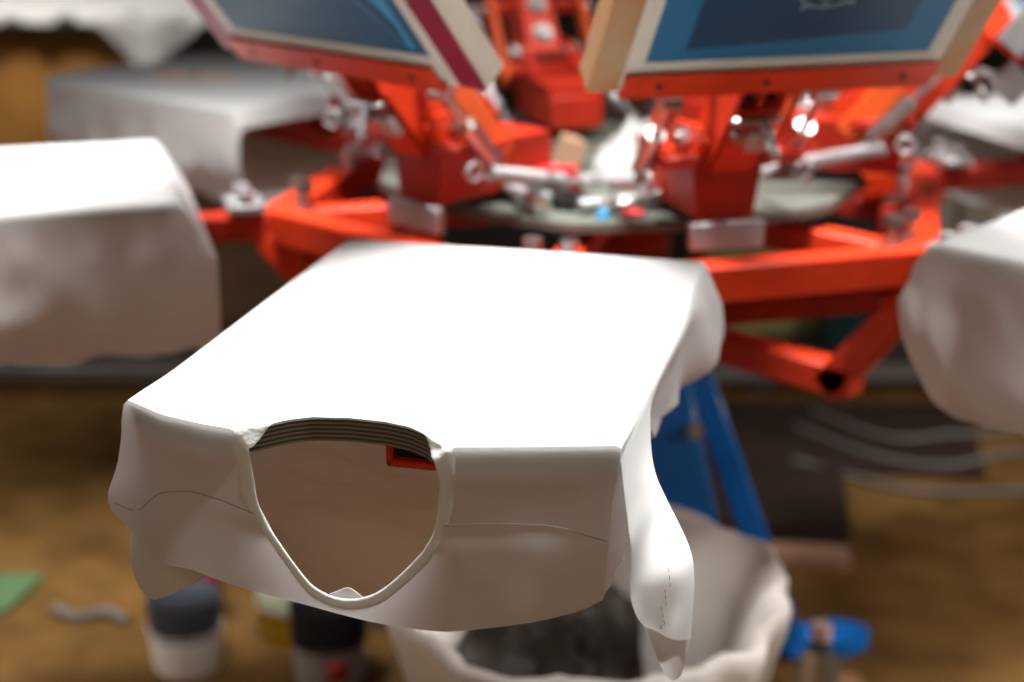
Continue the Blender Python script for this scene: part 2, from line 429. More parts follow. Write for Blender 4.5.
HA = [R(A0 + 30 + 60 * k - (1.1 if k == 0 else 0)) for k in range(6)]
head = make_head(HA[0])
for k, a in enumerate(HA[1:]):
    c = copy_tree(head, press); c.rotation_euler.z = a
    if k == 0:
        mb = MB(); mb.box((.535, -.02, ZP + .110), (.045, .012, .045), Matrix.Rotation(R(40), 3, 'Y')); mb.cyl((.53, -.034, ZP + .118), (.53, -.025, ZP + .118), .008)
        mb.bar((.47, -.02, ZP + .130), (.535, -.02, ZP + .112), .012, .012)
        mb.build('end_stop', M['zinc'], c)

# ------------------------------------------------------------------ screens held by the heads
def make_screen(name, a, label, Wd, cream, side_mat, face_mat, mesh_mat, length=.40, face=.030, strip=.018, side=0.0):
    root = empty(name, (CX - math.sin(a) * side, CY + math.cos(a) * side, 0), a); tag(root, label, 'printing screen')
    th = .036; hw = Wd / 2
    mb = MB(); n0 = -.0015
    y_in = hw - face
    t0, t1 = -.002, length
    for sgn in (-1, 1): mb.box(scr(sgn * (hw - face / 2), (t0 + t1) / 2, n0), (t1 - t0, face, th), Rscr, .002)
    mb.box(scr(0, t0 + .017, n0), (.034, Wd - 2 * face, th), Rscr, .002)
    mb.box(scr(0, t1 - .017, n0), (.034, Wd - 2 * face, th), Rscr, .002)
    mb.build('frame', side_mat, root)
    nf = n0 + th / 2
    for sgn in (-1, 1):
        mb = MB(); mb.box(scr(sgn * (hw - strip / 2 - .0005), (t0 + t1) / 2, nf + .0006), (t1 - t0, strip, .0012), Rscr, 0); mb.build('frame_face', face_mat, root)
    mb = MB()
    ci = y_in - cream
    for sgn in (-1, 1): mb.box(scr(sgn * ((ci + hw - strip) / 2), (t0 + t1) / 2, nf + .0008), (t1 - t0, hw - strip - ci, .0014), Rscr, 0)
    mb.box(scr(0, .024, nf + .0006), (.034, 2 * (hw - strip), .0014), Rscr, 0)
    mb.build('tape', M['tape'], root)
    mb = MB(); mb.box(scr(0, (.034 + t1 - .034) / 2, nf + .0001), (t1 - .05, 2 * (ci + .004), .0008), Rscr, 0)
    mb.build('mesh', mesh_mat, root)
    return root, nf, ci
def flat(root, name, poly, nf, m, h=.0012):
    mtx = Matrix.Translation(BAR) @ Matrix((T, Vector((0, 1, 0)), NO)).transposed().to_4x4()
    mb = MB(); mb.prism(poly, nf, nf + h, mtx); return mb.build(name, m, root, smooth=False)

s1, nf, ci = make_screen('print_screen', HA[0], 'wooden framed blue screen with a dark rectangle and a faint crest', .445, .0175, M['wood'], M['wood'], M['emul'], face=.038, strip=.035)
flat(s1, 'stencil', [(.058, -.125), (.078, .125), (.34, .125), (.34, -.125)], nf, M['emul_dark'])
mbg = MB()
def onscr(y, t): return scr(y, t, nf + .0016)
arc = [onscr(.012 + .040 * math.sin(q), .156 - .040 * math.cos(q)) for q in [2 * math.pi * i / 40 for i in range(40)]]
mbg.tube(arc, .0011, 6, closed=True)
star = []
for i in range(10):
    rr = .036 if i % 2 == 0 else .020; q = 2 * math.pi * i / 10
    star.append(onscr(.012 + rr * math.sin(q), .156 - rr * math.cos(q)))
mbg.tube(star, .0011, 6, closed=True)
for i in range(5):
    q = 2 * math.pi * (i + .5) / 5; q2 = q + .25
    mbg.tube([onscr(.012 + .040 * math.sin(q), .156 - .040 * math.cos(q)), onscr(.012 + .049 * math.sin(q + .12), .156 - .049 * math.cos(q + .12)), onscr(.012 + .040 * math.sin(q2), .156 - .040 * math.cos(q2))], .001, 6)
mbg.build('crest', M['ghost'], s1)

s2, nf, ci = make_screen('print_screen', HA[5], 'maroon edged blue screen leaning out over the left of the tray', .470, .013, M['wood_side'], M['maroon'], M['emul_mid'], face=.046, strip=.041, side=.016)
flat(s2, 'clear_corner', [(.050, .150), (.12, .105), (.19, .075), (.36, .06), (.36, .158), (.050, .158)], nf, M['emul_lite'])
flat(s2, 'stencil', [(.060, .148), (.085, .150), (.15, .118), (.21, .095), (.21, .085), (.14, .100), (.09, .128)], nf + .0008, M['emul_dark'])
s3, nf, ci = make_screen('print_screen', HA[1], 'grey aluminium framed screen at the right of the press', .40, .012, M['zinc'], M['zinc'], M['emul'])

# ------------------------------------------------------------------ shirts
N1, N2, NS, NB = 24, 12, 22, 34
TC, TR, TL = -.015, .080, -.094          # neck: centre, right end and left end on the board's edge
N_RING = 2 * (N1 + N2 + NS) + NB
def ring_from(Rp, Lp, Bp, top_w):
    """closed loop (u,w) from the top centre clockwise: right edge, right side, under, left side, left edge"""
    V2 = lambda p: Vector((p[0], p[1], 0))
    out = []
    a = V2((TC, top_w)); m = V2((TR, top_w)); b = V2((Rp[0][0] - .003, top_w))
    out += [a.lerp(m, i / N1) for i in range(N1)] + [m.lerp(b, i / N2) for i in range(N2)]
    side = [b, V2((Rp[0][0] + .001, top_w - .004))] + [V2(p) for p in Rp[1:]]
    out += crom(side, NS + 1)[:NS]
    out += crom([V2(Rp[-1])] + [V2(p) for p in Bp] + [V2(Lp[-1])], NB + 1)[:NB]
    b = V2((Lp[0][0] + .003, top_w)); m = V2((TL, top_w))
    side = [V2(p) for p in reversed(Lp[1:])] + [V2((Lp[0][0] - .001, top_w - .004)), b]
    out += crom(side, NS + 1)[:NS]
    out += [b.lerp(m, i / N2) for i in range(N2)] + [m.lerp(a, i / N1) for i in range(N1)]
    return out
def front_v(u, w, seed=0):
    """where the hanging front panel stands"""
    v = ve(u) - .0022
    if w < -.019: v += .0030 * sm(-w, .019, .028)
    if w < -.066: v -= .0030 * sm(-w, .066, .085)
    v += .0022 * nz((u, 0, w), (22, 1, 9), seed) * sm(-w, .025, .07)
    v += .0018 * nz((u, 0, w), (40, 1, 40), seed + 3) * sm(-w, .03, .09) * sm(abs(u + .015), .08, .16)
    return v
def neck3(arc_v, arc_w, right, bottom, left, seed, late=0.0):
    """neck loop in 3D: along the notch of the board, then hanging; right/left/bottom are lists of (u,w)"""
    V2 = lambda p: Vector((p[0], p[1], 0)); out = []
    ru, lu = right[0][0], left[-1][0]
    def arcp(u, t, end):
        k = sm(t, .62 + late, 1)
        v0 = vb(u) + arc_v; v1 = front_v(end[0], min(end[1], 0), seed)
        return Vector((u, v0 + (v1 - v0) * k, arc_w + (end[1] - arc_w) * sm(t, .5 + late, 1)))
    for i in range(N1):
        t = i / N1; out.append(arcp(TC + (ru - TC) * t, t, right[0]))
    hang = crom([V2(p) for p in right], N2 + NS + 1)[:N2 + NS] + crom([V2(right[-1])] + [V2(p) for p in bottom] + [V2(left[0])], NB + 1)[:NB] + crom([V2(p) for p in left], N2 + NS + 1)[:N2 + NS]
    out += [Vector((p.x, front_v(p.x, p.y, seed), p.y)) for p in hang]
    for i in range(N1):
        t = i / N1; out.append(arcp(lu + (TC - lu) * t, 1 - t, left[-1]))
    return out
def neck_outer(seed):
    return neck3(.011, .0024, [(TR, .0015), (.081, -.017), (.078, -.050), (.070, -.072), (.060, -.094)], [(.037, -.119), (.016, -.136), (-.010, -.1415), (-.034, -.136), (-.048, -.121)],
                 [(-.064, -.097), (-.076, -.076), (-.085, -.066), (-.0925, -.050), (-.0945, -.025), (TL, .0015)], seed)
def neck_inner(seed):
    return neck3(-.0012, .0026, [(.0655, -.010), (.0685, -.026), (.067, -.050), (.063, -.070), (.055, -.086)], [(.036, -.108), (.015, -.126), (-.010, -.1335), (-.031, -.128), (-.043, -.117)],
                 [(-.058, -.095), (-.071, -.073), (-.0775, -.059), (-.080, -.040), (-.0815, -.028), (-.0815, -.013)], seed, .28)
def lerp_key(keys, v):
    for (v0, a), (v1, b) in zip(keys, keys[1:]):
        if v <= v1:
            t = sm(v, v0, v1)
            mixl = lambda A, B: [tuple(x + (y - x) * t for x, y in zip(p, q)) for p, q in zip(A, B)]
            return {k: mixl(a[k], b[k]) for k in a}
    return keys[-1][1]
def make_shirt(name, ang, label, keys, seed=1, vend=.55, amp=.006, hem_back=0.0, droop=1.2, out=0.0):
    a = R(ang); phi = a - R(270)
    mb = MB(); rows = []
    vs = [0, .004, .009, .016, .025, .036]
    while vs[-1] < .50: vs.append(vs[-1] + .0145)
    vs.append(.5185)
    x = .5185
    while x < vend: x += .006; vs.append(x)
    nl = neck_outer(seed); r0v = None
    for v in vs:
        K = lerp_key(keys, v)
        over = max(0, v - .5185)
        top = .0022 - (droop * over + 14 * over ** 2)
        ring = ring_from(K['R'], K['L'], K['B'], top)
        row = []
        for i, p in enumerate(ring):
            u, w = p.x, p.y
            if w < -.004:
                if v > .5185: w = min(w, top - .0005)
                k = sm(-w, .012, .07) * sm(v, .0, .05)
                g = amp * k * (nz((0, v, w), (1, 19, 7), seed) + .6 * nz((u, v, w), (18, 34, 16), seed + 5) + .5 * abs(nz((u, v, w), (16, 20, 8), seed + 8)))
                under = N1 + N2 + NS <= i < N1 + N2 + NS + NB
                if under: w += g * (2.2 if seed == 2 else 1)
                else: u += g * (1 if u > 0 else -1)
            vv = v - hem_back * max(0, -w - .03) * sm(v, .25, vend)
            if v == 0:
                vv = front_v(u, w, seed)
                if i < N1: vv, u, w = nl[i].y, nl[i].x, nl[i].z
                elif i >= N_RING - N1: vv, u, w = nl[i].y, nl[i].x, nl[i].z
            else:
                vv += r0v[i] * (1 - sm(v, 0, .15))
                if w > -.004 and v < .02 and (i < N1 or i >= N_RING - N1): u = u + (nl[i].x - u) * (1 - v / .02); w = w + (nl[i].z - w) * (1 - sm(v, 0, .012))
            row.append(Vector((u, vv, w)))
        if v == 0: r0v = [p.y for p in row]
        rows.append(row)
    fr = []       # front panel down to the neck
    for s_ in range(1, 11):
        t = s_ / 10; row = []
        for i, (o, n_) in enumerate(zip(rows[0], nl)):
            if i < N1 or i >= N_RING - N1: row.append(n_.copy()); continue
            p = o.lerp(n_, t)
            q = min(i - N1, N_RING - N1 - i)
            if s_ < 10: p.y = front_v(p.x, p.z, seed)
            row.append(p)
        fr.append(row)
    mb.grid(list(reversed(fr)) + rows, closed=True)
    bmesh.ops.remove_doubles(mb.bm, verts=mb.bm.verts, dist=1e-5)
    loc = (CX + (R_OUT + out) * math.cos(a), CY + (R_OUT + out) * math.sin(a), ZP)
    o = mb.build(name, M['cotton'], None, loc, phi, angle=58)
    tag(o, label, 't-shirt')
    return o, rows
def neckband(shirt, seed=1):
    a, b = neck_outer(seed), neck_inner(seed); rows = []
    for t, off in ((0, -.0002), (.03, -.0010), (.35, -.0013), (.75, -.0014), (.97, -.0011), (1.0, -.0002), (.95, .0010), (.5, .0014)):
        rows.append([p.lerp(q, t) + Vector((0, off if not (i < N1 or i >= N_RING - N1) else off * .3, 0 if not (i < N1 or i >= N_RING - N1) else -off * .35)) for i, (p, q) in enumerate(zip(a, b))])
    mb = MB(); mb.grid(rows, closed=True)
    return mb.build('neckband', M['rib'], shirt, angle=80)

front0 = dict(R=[(.2, 0), (.195, -.045), (.1935, -.075), (.1895, -.127)], L=[(-.204, 0), (-.2155, -.050), (-.2275, -.090), (-.210, -.114), (-.176, -.1345)],
              B=[(.158, -.1405), (.067, -.1535), (-.014, -.1475), (-.130, -.1285)])
mid1 = dict(R=[(.2, 0), (.203, -.030), (.204, -.080), (.192, -.126)], L=[(-.2, 0), (-.212, -.04), (-.21, -.07), (-.20, -.10), (-.17, -.13)],
            B=[(.12, -.150), (.05, -.172), (-.03, -.172), (-.12, -.152)])
mid2 = dict(R=[(.2, 0), (.203, -.012), (.193, -.036), (.178, -.068)], L=[(-.2, 0), (-.212, -.04), (-.208, -.08), (-.19, -.11), (-.16, -.13)],
            B=[(.11, -.138), (.05, -.158), (-.03, -.158), (-.12, -.145)])
mid3 = dict(R=[(.2, 0), (.205, -.018), (.193, -.058), (.193, -.108)], L=[(-.2, 0), (-.212, -.04), (-.208, -.08), (-.19, -.11), (-.16, -.13)],
            B=[(.11, -.138), (.05, -.158), (-.03, -.158), (-.12, -.145)])
end1 = dict(R=[(.2, 0), (.216, -.040), (.217, -.095), (.160, -.135)], L=[(-.2, 0), (-.215, -.05), (-.212, -.09), (-.19, -.12), (-.16, -.14)],
            B=[(.11, -.150), (.05, -.155), (-.03, -.155), (-.12, -.15)])
shirt, rws = make_shirt('shirt', A0, 'white t-shirt stretched over the platen in front, its neck opening facing out', [(0, front0), (.08, mid1), (.17, mid2), (.38, mid3), (.47, end1), (.6, end1)], seed=2, vend=.542, amp=.0075, droop=2.4)
neckband(shirt, 2)
# shoulder seams, neck label
def surf(u, w, off=-.0008): return (u, front_v(u, w, 2) + off, w)
def seam(P):
    mb = MB(); mb.tube([surf(p.x, p.y) for p in crom([(u, w, 0) for u, w in P], 30)], .0005, 6); mb.build('shoulder_seam', M['thread'], shirt)
seam([(.072, -.063), (.098, -.062), (.128, -.062), (.157, -.066), (.179, -.073), (.192, -.077)])
seam([(-.075, -.070), (-.093, -.065), (-.115, -.061), (-.139, -.0605), (-.166, -.067), (-.183, -.079), (-.194, -.090), (-.205, -.095), (-.221, -.091)])
mb = MB(); tri = [(-.028, -.1365), (.008, -.1365), (.003, -.1330), (-.005, -.1275), (-.0085, -.1265), (-.013, -.1285)]
mb.prism(tri, -.0325, -.0315, Matrix(((1, 0, 0, 0), (0, 0, 1, 0), (0, 1, 0, 0), (0, 0, 0, 1)))); lb = mb.build('neck_label', M['rib'], shirt)
tag(lb, 'small folded white label')

def sleeve(parent, secs, name='sleeve', seed=4, amp=.003, tip=0.0, stitch=True):
    """secs: (left edge, right edge, front bulge, back bulge): a flattened tube lofted between edge pairs"""
    n = 40; rows = []
    L_ = crom([s_[0] for s_ in secs], 34); R_ = crom([s_[1] for s_ in secs], 34)
    D_ = crom([(s_[2], s_[3], 0) for s_ in secs], 34)
    for k, (a, b, d) in enumerate(zip(L_, R_, D_)):
        c = (a + b) / 2; hx = (b - a) / 2; row = []; t = k / 33
        for j in range(n):
            q = 2 * math.pi * j / n
            cs, sn = math.cos(q), math.sin(q)
            p = c + hx * cs + Vector((0, d.y if sn > 0 else d.x, 0)) * abs(sn) ** 1.35
            if sn > 0: p.z -= tip * sm(t, .7, 1) * sn ** 2.2
            p += Vector((.35, -1, 0)) * amp * sm(t, .05, .5) * (.9 - 2.2 * abs(nz(p, (38, 6, 6), seed)) + .6 * nz(p, (60, 20, 26), seed + 1))
            row.append(p)
        rows.append(row)
    mb = MB(); mb.grid(rows, closed=True); o = mb.build(name, M['cotton'], parent, angle=70)
    if not stitch: return o
    mb = MB(); j0 = int(n * .82)
    for k in range(22, 32):
        a, b = rows[k][j0 - (k - 22) // 3], rows[k + 1][j0 - (k - 22) // 3]
        mb.tube([a.lerp(b, .2) + Vector((0, -.0003, 0)), a.lerp(b, .8) + Vector((0, -.0003, 0))], .00022, 5)
    mb.build('hem_stitch', M['greylab'], o)
    return o
# right sleeve, then left sleeve (left edge, right edge, front bulge v, back bulge v)
sleeve(shirt, [((.196, -.001, -.002), (.2035, .13, -.001), -.004, .004),
               ((.200, .0, -.010), (.205, .115, -.018), -.010, .008),
               ((.203, .0, -.035), (.212, .09, -.051), -.014, .02),
               ((.207, .0, -.072), (.224, .08, -.073), -.014, .03),
               ((.2085, .0, -.105), (.246, .06, -.104), -.012, .03),
               ((.210, .0, -.124), (.252, .05, -.126), -.010, .025),
               ((.216, .0, -.140), (.254, .04, -.150), -.006, .020),
               ((.223, .0, -.150), (.2545, .032, -.172), -.002, .016)], seed=4, tip=.045, amp=.011)
sleeve(shirt, [((-.212, .06, -.050), (-.185, .025, -.05), -.004, .02),
               ((-.2195, .034, -.095), (-.165, .02, -.090), -.004, .02),
               ((-.2225, .024, -.130), (-.145, .016, -.118), -.005, .018),
               ((-.2215, .018, -.155), (-.132, .014, -.134), -.006, .015),
               ((-.214, .014, -.176), (-.150, .013, -.156), -.006, .012),
               ((-.200, .012, -.184), (-.176, .012, -.172), -.003, .006)], seed=9, amp=.002, stitch=False)

def simple_keys(h_r, h_l, bul=.018, sag=.02, end_r=None, end_l=None):
    def K(hr, hl, b):
        return dict(R=[(.2, 0), (.2 + b * .8, -hr * .35), (.2 + b, -hr * .7), (.2 - .02, -hr)], L=[(-.2, 0), (-.2 - b * .7, -hl * .3), (-.2 - b, -hl * .6), (-.2 - b * .6, -hl * .85), (-.2 + .02, -hl)],
                    B=[(.11, -hr - sag * .5), (.04, -max(hr, hl) - sag), (-.04, -max(hr, hl) - sag), (-.11, -hl - sag * .5)])
    return [(0, K(h_r * .92, h_l * .92, bul * .5)), (.15, K(h_r, h_l, bul)), (.45, K(end_r or h_r, end_l or h_l, bul * 1.3)), (.62, K(end_r or h_r, end_l or h_l, bul * 1.6))]
o, _ = make_shirt('shirt', A0 - 60, 'white t-shirt on the left front platen with a wrinkled shaded side', simple_keys(.198, .18, .006, .0), seed=11, vend=.556, amp=.010, droop=1.1, out=.028); neckband(o, 11)
o, _ = make_shirt('shirt', A0 - 120 + 3.5, 'white t-shirt on the left rear platen with a faint orange print', simple_keys(.155, .15, .010, .0), seed=15, vend=.536, amp=.010, hem_back=-.12, droop=1.2); neckband(o, 15)
# print on it
for (u, v, su, sv, sd) in ((.03, .15, .035, .05, 1), (.0, .22, .03, .05, 2)):
    mb = MB(); pts = [(u + su * math.cos(q) * (1 + .3 * noise.noise(Vector((math.cos(q) * 2, math.sin(q) * 2, sd)))), v + sv * math.sin(q) * (1 + .3 * noise.noise(Vector((math.cos(q) * 2, 5, math.sin(q) * 2 + sd))))) for q in [2 * math.pi * i / 28 for i in range(28)]]
    mb.prism(pts, .0026, .0031); mb.build('ink_print', M['orange_ink'], o, smooth=False)
o, _ = make_shirt('shirt', A0 + 60, 'white t-shirt on the right front platen with its hem hanging below the corner', simple_keys(.19, .215, .018, .01, end_l=.20), seed=21, vend=.560, amp=.013, hem_back=.45, droop=.9); neckband(o, 21)
o, _ = make_shirt('shirt', A0 + 120, 'white t-shirt on the right rear platen behind the metal end stop', simple_keys(.15, .15, .02, .0), seed=25, vend=.54, amp=.010, hem_back=.3, droop=.6); neckband(o, 25)
o, _ = make_shirt('shirt', A0 + 180, 'white t-shirt on the rear platen, glimpsed under the right screen', simple_keys(.12, .12, .02, .0), seed=31, vend=.535, amp=.008, hem_back=.3, droop=.6); neckband(o, 31)

# ------------------------------------------------------------------ things on the tray
ZT = ZP - .034
def rag(name, loc, sx, sy, h, m, seed, label, cat, rz=0, peaks=1.0):
    mb = MB(); n = 40; rows = []
    for i in range(n + 1):
        row = []
        for j in range(n + 1):
            x = -1 + 2 * i / n; y = -1 + 2 * j / n
            r = min(1, math.hypot(x, y)); 
            z = h * (1 - r ** 2) ** .8 * (.75 + .5 * noise.noise(Vector((x * 1.8, y * 1.8, seed)))) 
            z += h * .28 * (1 - r) ** .5 * abs(noise.noise(Vector((x * 4.5, y * 4.5, seed + 9)))) * peaks
            ex = 1 + .18 * noise.noise(Vector((x * 2, y * 2, seed + 4)))
            row.append(Vector((x * sx * ex, y * sy * ex, max(.0015, z + .002))))
        rows.append(row)
    mb.grid(rows)
    # thickness
    o = mb.build(name, m, None, loc, rz, angle=50)
    md = o.modifiers.new('thick', 'SOLIDIFY'); md.thickness = .0012
    return tag(o, label, cat)
rag('cleaning_rag', (.165, 2.125, ZT), .052, .05, .080, M['rag'], 3, 'crumpled white rag heaped on the press tray', 'rag', .4, 1.6)
w1 = rag('printed_wrapper', (.022, 2.085, ZT), .072, .046, .050, M['film'], 8, 'clear plastic wrapper with blue and red print lying on the press tray', 'wrapper', -.3, 1.2)
mb = MB(); mb.prism([(-.05, -.012), (-.01, -.022), (.0, .0), (-.035, .012)], .046, .050); mb.prism([(-.005, -.03), (.03, -.03), (.035, -.012), (.0, -.008)], .043, .047); mb.build('blue_print', M['blueink'], w1)
mb = MB(); mb.prism([(-.01, -.052), (.075, -.045), (.078, -.022), (.03, -.026), (-.01, -.034)], .034, .039); mb.bar((.074, -.045, .034), (.078, -.03, .004), .02, .003); mb.build('red_print', M['redink'], w1)
mb = MB(); mb.prism([(-.02, -.02), (.02, -.02), (.01, .02), (-.015, .015)], 0, .045, Matrix.Rotation(.3, 4, 'Y')); tag(mb.build('folded_paper', M['peach'], None, (.075, 2.215, ZT)), 'folded peach paper standing behind the printed wrapper', 'paper')
def rodthing(name, a, b, r, m, label, cat, endr=None):
    mb = MB(); a = Vector(a); b = Vector(b); mb.tube([a, a.lerp(b, .5), b], r, 12)
    o = mb.build(name, m, None, (0, 0, 0)); tag(o, label, cat)
    if endr:
        d = (b - a).normalized(); m2 = MB(); m2.tube([b - d * .012, b + d * .012], endr, 14); m2.build('end_cap', M['steel'], o)
    return o
rodthing('squeegee_rod', (-.045, 2.075, ZT + .030), (.033, 1.925, ZT + .016), .010, M['zinc'], 'grey metal rod with bright end in front of the printed wrapper', 'rod', .013)
rodthing('steel_tube', (.085, 1.925, ZT + .013), (.20, 1.965, ZT + .013), .009, M['zinc'], 'short steel tube lying at the front of the press tray', 'tube', .012)
mb = MB(); mb.bar((.17, 1.945, ZT + .02), (.235, 1.97, ZT + .045), .020, .006); mb.cyl((.235, 1.97, ZT + .040), (.235, 1.97, ZT + .05), .016); mb.bar((.11, 1.93, ZT + .008), (.175, 1.946, ZT + .02), .014, .006)
tag(mb.build('spanner', M['steel'], None), 'flat steel spanner leaning beside the white rag', 'spanner')
mb = MB(); mb.lathe([(0, 0), (.024, 0), (.024, .018), (.013, .018), (.013, .004), (0, .004)], n=24); tag(mb.build('tape_roll', M['black'], None, (.075, 1.965, ZT)), 'small black tape roll on the tray behind the steel tube', 'tape roll')
mb = MB(); mb.lathe([(0, 0), (.008, 0), (.008, .008), (.006, .012), (0, .013)], n=20); tag(mb.build('bottle_cap', M['emul_lite'], None, (.115, 1.905, ZT)), 'small light blue cap at the front edge of the press tray', 'cap')
mb = MB(); mb.bar((.14, 1.925, ZT + .004), (.168, 1.918, ZT + .004), .012, .008); tag(mb.build('eraser', M['redink'], None), 'small red block at the front edge of the press tray', 'block')
rag('grey_cloth', (.19, 2.27, ZT), .065, .05, .05, M['greylab'], 13, 'crumpled grey cloth behind the white rag', 'cloth', 0, 1.5)
for i, (x, y, r_, h_) in enumerate([(.26, 2.13, .014, .05), (.285, 2.08, .012, .04)]):
    mb = MB(); mb.lathe([(0, 0), (r_, 0), (r_, h_ * .7), (r_ * .6, h_ * .8), (r_ * .6, h_), (0, h_)], n=20)
    tag(mb.build('ink_vial', M['tray'], None, (x, y, ZT)), ['taller grey vial standing on the tray behind the rag', 'shorter grey vial on the tray beside the right print head'][i], 'vial', 'vials on the tray')

# ------------------------------------------------------------------ bin with a milky bag under the front platen
bc = Vector((.100, 1.790, 0)); zr = .42
def rim(q): 
    r = .240 + .012 * noise.noise(Vector((math.cos(q) * 1.6, math.sin(q) * 1.6, 2.2))) 
    return r
mb = MB(); prof = [(.0, .0), (.15, .0), (.160, .02), (.226, .36), (.228, .365), (.220, .36), (.154, .02), (.0, .02)]
mb.lathe(prof, n=40); binr = mb.build('waste_bin', M['dkbin'], None, (bc.x, bc.y, 0)); tag(binr, 'waste bin lined with a milky plastic bag under the front shirt', 'bin')
rows = []; n = 96
spec = [(-.225, .055), (-.16, .058), (-.108, .075), (-.086, .12), (-.071, .19), (-.056, .27), (-.038, .35), (-.014, .402), (.004, .418), (.016, .412), (.014, .39), (.004, .34), (-.014, .25), (-.033, .15), (-.050, .06)]
for k, (dr, z) in enumerate(spec):
    row = []
    for j in range(n):
        q = 2 * math.pi * j / n; c_, s_ = math.cos(q), math.sin(q)
        r = rim(q) + dr; fold = noise.noise(Vector((c_ * 5, s_ * 5, z * 3 + 4)))
        r += (.006 + .012 * sm(z, .33, .41)) * fold * sm(z, .05, .3) + .007 * noise.noise(Vector((c_ * 13, s_ * 13, z * 10)))
        zz = z + .012 * noise.noise(Vector((c_ * 3, s_ * 3, 7))) + .004 * noise.noise(Vector((c_ * 12, s_ * 12, 1)))
        r = max(r, .005)
        row.append(Vector((c_ * r, s_ * r, zz)))
    rows.append(row)
mb = MB(); mb.grid(rows, closed=True); mb.build('bin_bag', M['bag'], binr, angle=80)
# crumpled dark stuff in the bin
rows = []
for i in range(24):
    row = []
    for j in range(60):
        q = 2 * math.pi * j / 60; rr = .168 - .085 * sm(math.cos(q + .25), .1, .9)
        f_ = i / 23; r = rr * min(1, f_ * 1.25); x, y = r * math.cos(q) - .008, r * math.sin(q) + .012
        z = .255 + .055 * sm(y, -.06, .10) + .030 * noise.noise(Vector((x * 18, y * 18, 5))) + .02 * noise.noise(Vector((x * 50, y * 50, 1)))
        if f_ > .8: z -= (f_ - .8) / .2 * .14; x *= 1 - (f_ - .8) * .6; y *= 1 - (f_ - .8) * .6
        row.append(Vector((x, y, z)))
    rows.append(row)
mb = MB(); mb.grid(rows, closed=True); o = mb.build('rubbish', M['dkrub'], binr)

# ------------------------------------------------------------------ tubs and jars on the floor
def tub(name, loc, r, h, body, lid, label, cat='tub', lid_h=.035, band=None, rz=0, lid_r=1.04):
    root = empty(name, loc, rz); tag(root, label, cat)
    mb = MB(); mb.lathe([(0, 0), (r * .90, 0), (r * .92, .004), (r, h * .97), (r * 1.03, h * .97), (r * 1.03, h), (r * .95, h)], n=40); mb.build('body', body, root)
    mb = MB(); mb.lathe([(r * lid_r, h - .008), (r * lid_r, h + lid_h * .85), (r * (lid_r - .04), h + lid_h), (r * .85, h + lid_h), (r * .83, h + lid_h - .004), (0, h + lid_h - .004)], n=40); mb.build('lid', lid, root)
    if band:
        mb = MB(); mb.lathe([(r * .945, h * .25), (r * .998, h * .80)], n=40); mb.lathe([(r * .947, h * .25), (r * 1.0, h * .80)], n=40)
        for f_ in list(mb.bm.faces): pass
        mb.build('label', band, root)
    return root
tub('ink_tub', (-.545, 2.30, 0), .062, .075, M['white'], M['dkcap'], 'short white ink tub with a tall dark lid below the left sleeve', lid_h=.052, lid_r=1.0)
tub('ink_tub', (-.572, 2.450, 0), .062, .090, M['dkcap'], M['redlid'], 'dark ink tub with a crimson lid behind the white tub', lid_h=.03)
t3 = tub('ink_tub', (-.375, 2.40, 0), .066, .075, M['yellow'], M['palegreen'], 'yellow ink tub with a pale green cover behind the black lidded jar', lid_h=.055)
tub('ink_jar', (-.300, 2.25, 0), .061, .085, M['greylab'], M['capblack'], 'ink jar with black screw lid beside the bin', 'jar', lid_h=.062, lid_r=1.03)
mb = MB()
for q0 in (-1.5,):
    rows = [[Vector((.0617 * math.cos(q0 + .5 * i / 6) * (1 if 1 else 0), .0617 * math.sin(q0 + .5 * i / 6), z)) for i in range(7)] for z in (.028, .062)]
    mb.grid(rows)
jar = [o for o in bpy.data.objects if o.name.startswith('ink_jar')][0]
o = mb.build('label_patch', M['label_red'], jar); md = o.modifiers.new('t', 'SOLIDIFY'); md.thickness = .001; md.offset = 0
tub('ink_tub', (-.215, 2.46, 0), .055, .105, M['greylab'], M['dark'], 'grey ink tub with a dark lid between the jar and the bin', lid_h=.03)

# clear bottle with a pale cap by the blue foot
bt = empty('water_bottle', (.465, 2.07, 0)); tag(bt, 'clear plastic bottle with a pale pink cap in front of the blue foot', 'bottle')
mb = MB(); mb.lathe([(0, .0), (.03, 0), (.033, .01), (.033, .10), (.030, .11), (.033, .12), (.031, .135), (.020, .158), (.0135, .17), (.0135, .188)], n=32); mb.build('body', M['pet'], bt)
mb = MB(); mb.lathe([(.0165, .176), (.0165, .196), (.015, .199), (0, .199)], n=24); mb.build('cap', M['pink'], bt)

# flat things on the floor
def slab(name, poly, h, m, label, cat, z=0):
    cx_ = sum(p[0] for p in poly) / len(poly); cy_ = sum(p[1] for p in poly) / len(poly)
    mb = MB(); mb.prism([(x - cx_, y - cy_) for x, y in poly], 0, h); return tag(mb.build(name, m, None, (cx_, cy_, z), smooth=False), label, cat)
slab('board', [(.38, 2.76), (.66, 2.74), (.70, 3.02), (.42, 3.08)], .045, M['card_dark'], 'dark brown board stack lying on the floor behind the blue leg', 'board')
slab('plank', [(.40, 2.66), (.64, 2.635), (.645, 2.70), (.41, 2.73)], .02, M['plank'], 'pink-brown plank lying in front of the dark board', 'plank')
slab('cardboard_sheet', [(.50, 2.08), (.60, 2.10), (.57, 2.25), (.51, 2.26)], .006, M['card'], 'brown cardboard sheet on the floor by the clear bottle', 'cardboard')
slab('cutting_mat', [(-1.05, 2.44), (-.90, 2.46), (-.87, 2.60), (-1.05, 2.60)], .012, M['greenmat'], 'green cutting mat on the floor at the left', 'mat')
